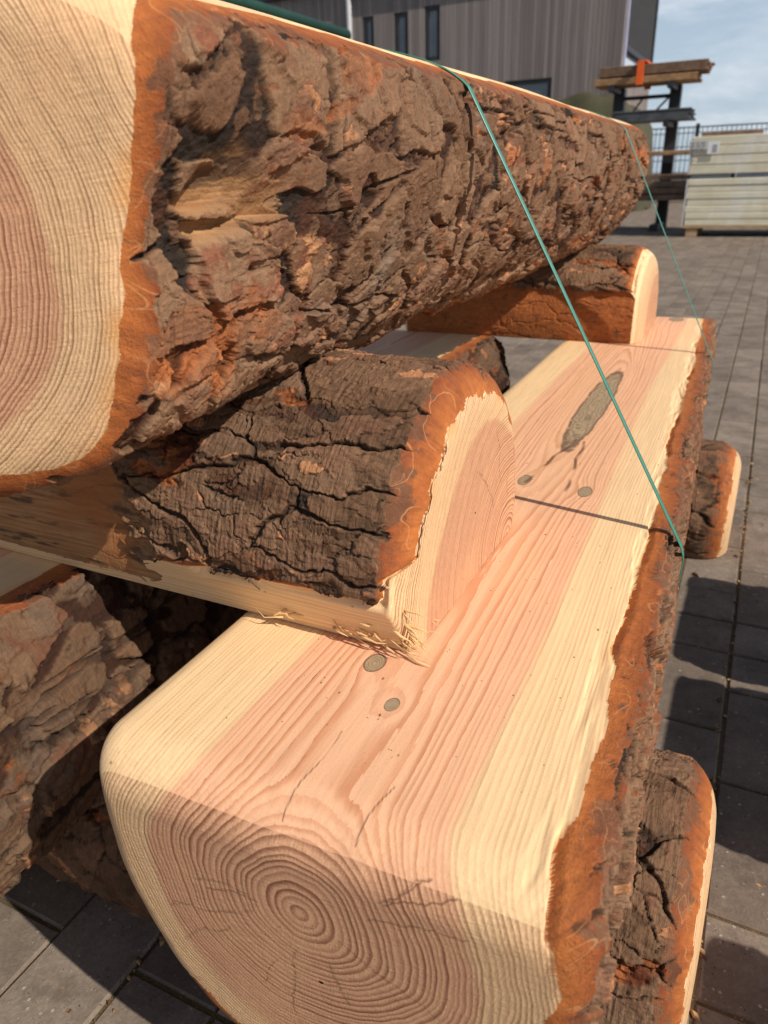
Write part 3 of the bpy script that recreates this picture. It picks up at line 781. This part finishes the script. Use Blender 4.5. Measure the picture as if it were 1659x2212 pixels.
DARK = simple('dark_metal', (.020, .021, .024), (.035, .036, .040), 4, .5)
FRAME = simple('window_frame_dark', (.018, .018, .02), (.03, .03, .033), 5, .45)
Mgl = Mat('window_glass'); GLASS = Mgl.out((.05, .058, .072), .04, None, .9)
blg = empty('building', (crn[0], YB, 0), 0, 'dark weathered timber clad building with narrow windows and a grey blind at its corner', 'building')
WL, WD, WH = 34., 5.9, 7.05
def rel(px, py, y=YB):
    p = at_y(px, py, y); return p[0]-crn[0], p[2]
wins = []
for (a, b, c, d) in ((783, 37, 811, 165), (851, 28, 883, 150), (917, 14, 951, 130)):
    x0, zt = rel(a, b); x1, zb = rel(c, d); wins.append((x0, x1, zb, zt))
x0, zt = rel(1090, 176); x1, zb = rel(1190, 215); wins.append((x0, x1, zb-.6, zt))
# front wall as butted panels round the openings
wl = MB(); xs = sorted({-WL, 0.0} | {w[0] for w in wins} | {w[1] for w in wins})
for xa, xb in zip(xs[:-1], xs[1:]):
    w = [v for v in wins if v[0] <= xa+1e-6 and v[1] >= xb-1e-6]
    if w:
        wl.box((xa, 0, -.02), (xb, .25, w[0][2])); wl.box((xa, 0, w[0][3]), (xb, .25, WH))
    else: wl.box((xa, 0, -.02), (xb, .25, WH))
_, zs_t = rel(1345, 92); 
gz0, gz1 = rel(1345, 135)[1]-.15, WH
# side wall (faces +x) with the glazed corner
wl.box((-.25, .25, -.02), (0, WD, gz0)); wl.box((-.25, 5.55, gz0), (0, WD, WH)); wl.box((-WL, WD, -.02), (0, WD+.25, WH)); wl.box((-WL, .25, -.02), (-WL+.25, WD, WH))
wl.build('wall', CLAD, blg)
MB().box((-WL-.2, -.25, WH), (.3, WD+.4, WH+.3)).build('roof', DARK, blg)
MB().box((-WL+.3, .3, 2.75), (-.3, WD-.1, 3.0)).build('floor_slab', DARK, blg)
for (xa, xb, zb, zt) in wins:
    fw = .13
    fr = MB().box((xa+.003, .03, zb+.003), (xa+fw, .16, zt-.003)).box((xb-fw, .03, zb+.003), (xb-.003, .16, zt-.003)).box((xa+fw, .03, zt-fw), (xb-fw, .16, zt-.003)).box((xa+fw, .03, zb+.003), (xb-fw, .16, zb+fw)).build('window', FRAME, blg)
    MB().box((xa+fw, .09, zb+fw), (xb-fw, .11, zt-fw)).build('pane', GLASS, fr)
cg = MB().box((-.12, .252, gz0+.002), (-.08, 5.548, gz1-.002)).build('corner_glazing', simple('sky_toned_glass', (.42, .46, .52), (.50, .54, .60), .3, .08, .8), blg)  # sky reflection put into the glass as a pale base colour
Mb = simple('grey_screen_fabric', (.026, .025, .026), (.034, .033, .033), 3, .85)
MB().box((.02, .42, zs_t), (.05, 5.5, WH-.01)).build('blind', Mb, blg)
MB().box((.012, .42, zs_t-.14), (.07, 5.5, zs_t)).build('blind_bar', DARK, blg)
MB().box((.003, .255, gz0), (.06, .40, WH-.003)).build('corner_trim', simple('pale_trim', (.36, .36, .52), (.42, .42, .58), 2, .4), blg)
MB().box((-.02, 5.52, gz0), (.10, 5.72, WH-.003)).build('edge_post', DARK, blg)
dp = at_y(757, 10, YB); MB().tube([(dp[0]-crn[0], -.12, 4.5), (dp[0]-crn[0], -.12, WH-.1)], .09, 10).build('downpipe', simple('zinc', (.45, .45, .46), (.55, .55, .56), 3, .4), blg)

# green container in front of it
GR = simple('dark_green_paint', (.010, .040, .026), (.016, .058, .038), 1.5, .5)
ce = at_y(752, 62, 16.5); ctop = ce[2]
bx = empty('container', (ce[0], 16.5, 0), 0, 'dark green container with a rounded top rail, between the largest log and the timber building', 'container')
ct_ = MB(); 
ct_.box((-2.3, -11, .12), (-.06, -.03, ctop-.22), .02)
ct_.build('body', GR, bx)
MB().tube([(-.05, -11.05, ctop-.12), (-.05, .02, ctop-.12)], .12, 12).tube([(-2.3, -11.05, ctop-.12), (-2.3, .02, ctop-.12)], .12, 12).build('top_rail', GR, bx, True)
MB().box((-2.25, -11, ctop-.2), (-.1, -.02, ctop-.1)).build('roof', GR, bx)
MB().box((-.10, -.029, .05), (.02, .06, ctop-.2)).build('corner_post', GR, bx); MB().box((-2.34, -.029, .05), (-2.22, .06, ctop-.2)).build('corner_post', GR, bx)
for px, py in ((645, 18),):
    p = at_y(px, py, 13.); MB().box((-.02, p[1]-16.5-.1, ctop-.75), (.05, p[1]-16.5+.1, ctop-.5), .01).build('latch', DARK, bx)

# olive tarpaulin heap by the building
p0, p1 = at_y(1222, 232, 25.), at_y(1348, 250, 25.)
tm = []; tf = []
NX, NY = 28, 14
for i in range(NX):
    for j in range(NY):
        a, b = i/(NX-1), j/(NY-1)
        hgt = (at_y(1285, 205, 25.)[2])*(1-abs(2*a-1)**2.6*.35)*(min(1, 6*min(b, 1-b))**.5)
        hgt *= (0 if i in (0, NX-1) else 1)
        tm.append((p0[0]-1.5+a*(p1[0]-p0[0]+2.4), 24+b*2.2, max(hgt+.06*math.sin(a*23+b*9), .0)))
for i in range(NX-1):
    for j in range(NY-1): tf.append((i*NY+j, (i+1)*NY+j, (i+1)*NY+j+1, i*NY+j+1))
tb_ = MB().add(tm, tf).build('tarpaulin', simple('olive_tarp', (.050, .046, .022), (.068, .062, .032), 2, .7), None, True); tag(tb_, 'low heap under an olive green tarpaulin at the foot of the timber building', 'tarpaulin')

# storage rack with timber
YR = 17.0
WOODS = [simple('timber_brown', (.27, .145, .065), (.42, .25, .13), 9, .8), simple('timber_dark', (.15, .092, .060), (.25, .155, .10), 9, .8), simple('timber_tan', (.32, .18, .085), (.48, .29, .15), 9, .8)]
pA = at_y(1455, 250, YR); pB = at_y(1337, 240, YR)
rk = empty('storage_rack', (pA[0], YR, 0), 0, 'black steel cantilever rack carrying timber and grey profiles beside the fence', 'rack')
zt1 = at_y(1400, 190, YR)[2]; zt2 = at_y(1400, 266, YR)[2]; zt3 = at_y(1430, 345, YR)[2]
xb = pB[0]-pA[0]
for x in (0, xb):
    MB().box((x-.10, -.10, 0), (x+.10, .12, zt1+.02), .01).build('post', DARK, rk)
    for z in (zt1, zt2-.02):
        MB().box((x-.05, -1.0, z-.10), (x+.05, -.102, z), .008).build('arm', DARK, rk)
    MB().box((x-.08, -1.1, .0), (x+.08, -.102, .12), .01).build('foot', DARK, rk)
zc = at_y(1400, 210, YR)[2]
MB().tube([(xb+.1, .0, zc), (-.1, .0, zc)], .035, 8).build('cross_bar', DARK, rk)
MB().tube([(xb+.1, .03, zt2), (xb+.45, .03, zc)], .02, 6).tube([(-.1, .03, zc), (-.45, .03, zt2+.1)], .02, 6).build('brace', DARK, rk)
def bundle(name, label, cat, x0, x1, y0, y1, z0, z1, layers, cols, mats, tilt=0, grp=None, part='board', seed=1):
    rg = np.random.RandomState(seed)
    e = empty(name, ((x0+x1)/2, (y0+y1)/2, z0), 0, label, cat, grp); e.rotation_euler = (0, tilt, 0)
    lx = (x1-x0)/2; hy = (y1-y0)/2; hz = (z1-z0)/layers; wy = (y1-y0)/cols
    for i in range(layers):
        for j in range(cols):
            a = rg.normal(0, .02, 2); 
            MB().box((-lx+a[0], -hy+j*wy+.006, i*hz+hz*.17), (lx+a[1], -hy+(j+1)*wy-.006, (i+1)*hz), .006).build(part, mats[rg.randint(len(mats))], e)
    return e
L0 = at_y(1283, 195, YR-.9); L1 = at_y(1505, 185, YR-.9); zm = at_y(1400, 163, YR-.9)[2]; ztp = at_y(1400, 139, YR-.9)[2]
b1 = bundle('timber_bundle', 'lower layer of brown boards on the top arm of the rack', 'timber', L0[0], L1[0], YR-1.0, YR-.12, zt1+.004, zm-.012, 4, 4, [WOODS[0], WOODS[2]], 0, 'timber stacked on the rack', seed=1)
b2 = bundle('timber_bundle', 'upper layer of dark weathered boards with the orange band, topmost on the rack', 'timber', L0[0]+.10, L1[0]+.16, YR-1.0, YR-.12, zm+.012, ztp, 4, 4, [WOODS[1]], 0, 'timber stacked on the rack', seed=2)
b3 = bundle('metal_bundle', 'bundle of grey metal profiles on the lower arm of the rack', 'profiles', at_y(1335, 250, YR-.5)[0], at_y(1497, 250, YR-.5)[0], YR-.98, YR-.12, zt2-.016, at_y(1430, 236, YR-.9)[2], 6, 7, [simple('grey_steel', (.085, .09, .10), (.16, .165, .175), 8, .45, .5, .4), DARK], 0, None, 'profile', seed=3)
xo = at_y(1385, 160, YR-1.)[0]
OR = simple('orange_webbing', (.75, .10, .015), (.85, .14, .02), 9, .6)
ob = MB().box((xo-.06, YR-1.10, zt1-.03), (xo+.06, YR-1.075, ztp+.03)).box((xo-.06, YR-1.10, ztp+.03), (xo+.10, YR-.06, ztp+.055)).box((xo-.06, YR-.085, zt1-.03), (xo+.06, YR-.06, ztp+.03)).build('lashing_strap', OR); tag(ob, 'bright orange lashing strap round the boards on the rack', 'strap')
# beams on bearers under the rack
for i, (pa, pb, za, zb, ml, lb, sd) in enumerate(((1380, 1480, 436, 375, [WOODS[1], WOODS[0]], 'brown timbers stacked on the ground under the rack, left of the cream panels', 7), (1375, 1490, 338, 324, [WOODS[2], WOODS[0]], 'flat boards on the bottom shelf level of the rack, above the dark gap', 9))):
    A, B = at_y(pa, za, YR-.9), at_y(pb, zb, YR-.9)
    bundle('timber_stack', lb, 'timber', A[0]-.7, B[0]+.8, YR-1.0, YR-.15, max(A[2], 0.0), B[2], 4 if i == 0 else 2, 4, ml, 0, None, seed=sd)
    if i == 1:
        for xx in (A[0]-.5, B[0]+.6):
            MB().box((xx-rk.location.x-.06, -1.0, A[2]-.10), (xx-rk.location.x+.06, -.13, A[2]-.004), .01).build('arm', DARK, rk)
tk = at_y(1440, 350, YR)[2]
# pallet with wrapped insulation boards
Pg = at_z(1470, 512, 0.0); YP = Pg[1]
pr = at_y(1470, 505, YP); ex = at_y(1850, 505, YP)
zA, zB1, zB2, zT = [at_y(1600, q, YP)[2] for q in (488, 384, 374, 290)]
Wx = 3.4; PX = pr[0]
PALW = simple('pallet_wood', (.36, .23, .12), (.48, .32, .18), 6, .8)
pl = empty('pallet', (PX, YP, 0), 0, 'wooden pallet on the paving under the cream panel packs', 'pallet')
zA = max(zA, .16)
for x in (.08, Wx/2-.09, Wx-.26):
    for y in (.02, .55, 1.1): MB().box((x, y, .0), (x+.18, y+.2, zA-.035), .006).build('block', PALW, pl)
for y in (.0, .5, 1.08): MB().box((.0, y, zA-.033), (Wx, y+.24, zA-.003), .004).build('deck_board', PALW, pl)
def panel_mat():
    M = Mat('wrapped_cream_boards'); o = M.obj(); ox, oy, oz = M.sep(o)
    n = M.noise(M.scale(o, 1.2, 1, 14), 1.0, 3, .6)
    c = M.mix(n.step(.3, .7), (.60, .545, .39), (.73, .675, .51))
    c = M.mix(M.noise(M.scale(o, 2, 2, 1), 1.0, 4, .65).step(.52, .62)*.35, c, (.75, .75, .74))
    return M.out(c, .35, M.bump(M.noise(M.scale(o, 8, 8, 3), 1.0, 4, .6), .35, .02), .5)
PAN = panel_mat()
FILM = simple('pale_film', (.55, .56, .60), (.68, .69, .72), 6, .3, .5)
def pack(label, z0, z1, nlay, seed, lab):
    rg = np.random.RandomState(seed)
    e = empty('panel_pack', (PX+.02, YP+.02, z0), 0, label, 'panel pack', 'cream panel packs on the pallet')
    hz = (z1-z0)/nlay
    for i in range(nlay):
        MB().box((rg.uniform(0, .02), rg.uniform(0, .012), i*hz+.002), (Wx/2-.006, 1.3, (i+1)*hz-.002), .010).build('panel', PAN, e)
        MB().box((Wx/2+.006, rg.uniform(0, .012), i*hz+.002), (Wx-rg.uniform(0, .02), 1.3, (i+1)*hz-.002), .010).build('panel', PAN, e)
    MB().box((-.022, -.004, .0), (-.004, 1.2, (z1-z0))).build('film_edge', FILM, e)
    if lab:
        WHT = simple('white_paper', (.72, .72, .72), (.78, .78, .78), 5, .6); INK = simple('grey_print', (.20, .20, .22), (.26, .26, .28), 5, .6)
        a = at_y(1531, 306, YP); b = at_y(1553, 332, YP)
        s_ = MB().box((a[0]-PX-.02, -.030, b[2]-z0), (b[0]-PX-.02, -.022, a[2]-z0)).build('paper_label', WHT, e)
        mk = MB(); zz = a[2]-z0-.05; xx = a[0]-PX-.02
        for r_ in range(3): mk.box((xx+.08, -.034, zz-.04*r_-.022), (xx+.15, -.0305, zz-.04*r_))
        mk.build('print', INK, s_)
        a = at_y(1491, 304, YP); b = at_y(1529, 322, YP)
        s_ = MB().box((a[0]-PX-.02, -.030, b[2]-z0), (b[0]-PX-.02, -.022, a[2]-z0)).build('paper_label', simple('grey_paper', (.50, .49, .45), (.56, .55, .51), 7, .6), e)
        mk = MB()
        for r_ in range(4):
            xx = a[0]-PX+.01
            while xx < b[0]-PX-.08:
                w_ = rg.uniform(.03, .08); mk.box((xx, -.034, a[2]-z0-.045*r_-.05), (xx+w_, -.0305, a[2]-z0-.045*r_-.03)); xx += w_+.03
        mk.build('print', INK, s_)
    return e
pack('lower pack of cream insulation boards, standing on the pallet', zA+.002, zB1, 7, 4, False)
pack('upper pack of cream insulation boards with paper labels, topmost on the pallet', zB2, zT, 4, 5, True)
mid_b = MB()
for x in (.05, .75, 1.6, 2.4, 3.1): mid_b.box((x, .06, zB1+.003), (x+.62, 1.25, zB2-.003), .004)
mb_ = mid_b.build('spacer_boards', simple('blue_grey_board', (.16, .18, .23), (.24, .26, .31), 3, .6)); mb_.location = (PX, YP, 0); tag(mb_, 'blue grey spacer layer between the two cream panel packs', 'spacer')
bt = MB().box((.12, .15, 0), (1.05, .30, .06), .008).build('batten', WOODS[1]); bt.location = (PX, YP, zT+.004); tag(bt, 'brown batten lying on top of the cream panel packs', 'batten')
zz = zT+.004
# mesh fence
YF = 30.
fz = at_y(1560, 272, YF)[2]; fx0 = at_y(1380, 280, YF)[0]-6; fx1 = at_y(1659, 270, YF)[0]+10
fn = empty('mesh_fence', (fx0, YF, 0), 0, 'dark wire mesh fence along the yard edge behind the cream panels', 'fence')
FM = simple('fence_wire', (.05, .056, .060), (.07, .076, .08), 4, .6, .1)
wv = MB(); n = int((fx1-fx0)/.15)
for i in range(n): wv.box((i*.15-.011, -.008, .05), (i*.15+.011, .008, fz))
z = .1
while z < fz:
    wv.box((0, -.022, z-.014), (fx1-fx0, -.0085, z+.014)); z += .42
wv.box((0, -.03, fz-.01), (fx1-fx0, .012, fz+.03))
wv.build('wire_panel', FM, fn)
xp = at_y(1507, 280, YF)[0]-fx0
for k in range(-4, 7):
    x = xp+k*3.6
    if 0 < x < fx1-fx0: MB().box((x-.06, .012, 0), (x+.06, .12, fz+.12), .008).build('post', FM, fn)

# ------------------------------------------------------------------ light, sky
AZ, EL = math.radians(-15.0), math.radians(40.5)
sd = Vector((math.cos(EL)*math.cos(AZ), math.cos(EL)*math.sin(AZ), math.sin(EL)))
ld = bpy.data.lights.new('sun', 'SUN'); ld.energy = 4.1; ld.angle = math.radians(.53); ld.color = (1.0, .93, .83)
lo = bpy.data.objects.new('sun', ld); C.objects.link(lo); lo.rotation_euler = (-sd).to_track_quat('-Z', 'Y').to_euler(); lo.location = (3, 0, 4)
w = bpy.data.worlds.new('World'); bpy.context.scene.world = w; w.use_nodes = True
nt = w.node_tree; bg = nt.nodes['Background']
sky = nt.nodes.new('ShaderNodeTexSky'); sky.sky_type = 'NISHITA'; sky.sun_disc = False; sky.sun_elevation = EL; sky.sun_rotation = math.radians(105); sky.air_density = 1.0; sky.dust_density = 1.0; sky.ozone_density = 1.0
class WM(Mat):
    def __init__(s, t): s.t = t
Wm = WM(nt)
d = Wm.gen(); gx, gy, gz = Wm.sep(d)
zz_ = gz.max(.03)+.06
pl_ = Wm.comb(gx*3.0, gy*3.0, gz*11.0)
cn = Wm.noise(pl_, 1.5, 7, .58, .25)
cl = cn.step(.44, .70)*.85*(gz.step(.75, .25)*.65+.35)
skyc = V(nt, sky.outputs[0])
bright = Wm.mix(1.0, (9.6, 10.1, 10.9), (9.6, 10.1, 10.9))
skyc = Wm.mix(gz.step(.55, .08)*.65, skyc, (6.4, 7.9, 9.6))
mx = Wm.mix(cl, skyc, bright)
nt.links.new(mx.s, bg.inputs[0]); bg.inputs[1].default_value = .068
sc = bpy.context.scene
sc.view_settings.view_transform = 'Standard'; sc.view_settings.look = 'None'; sc.view_settings.exposure = 0.32; sc.view_settings.gamma = 1
sc.cycles.max_bounces = 6
print('script', round(time.time()-T0, 1), 's')
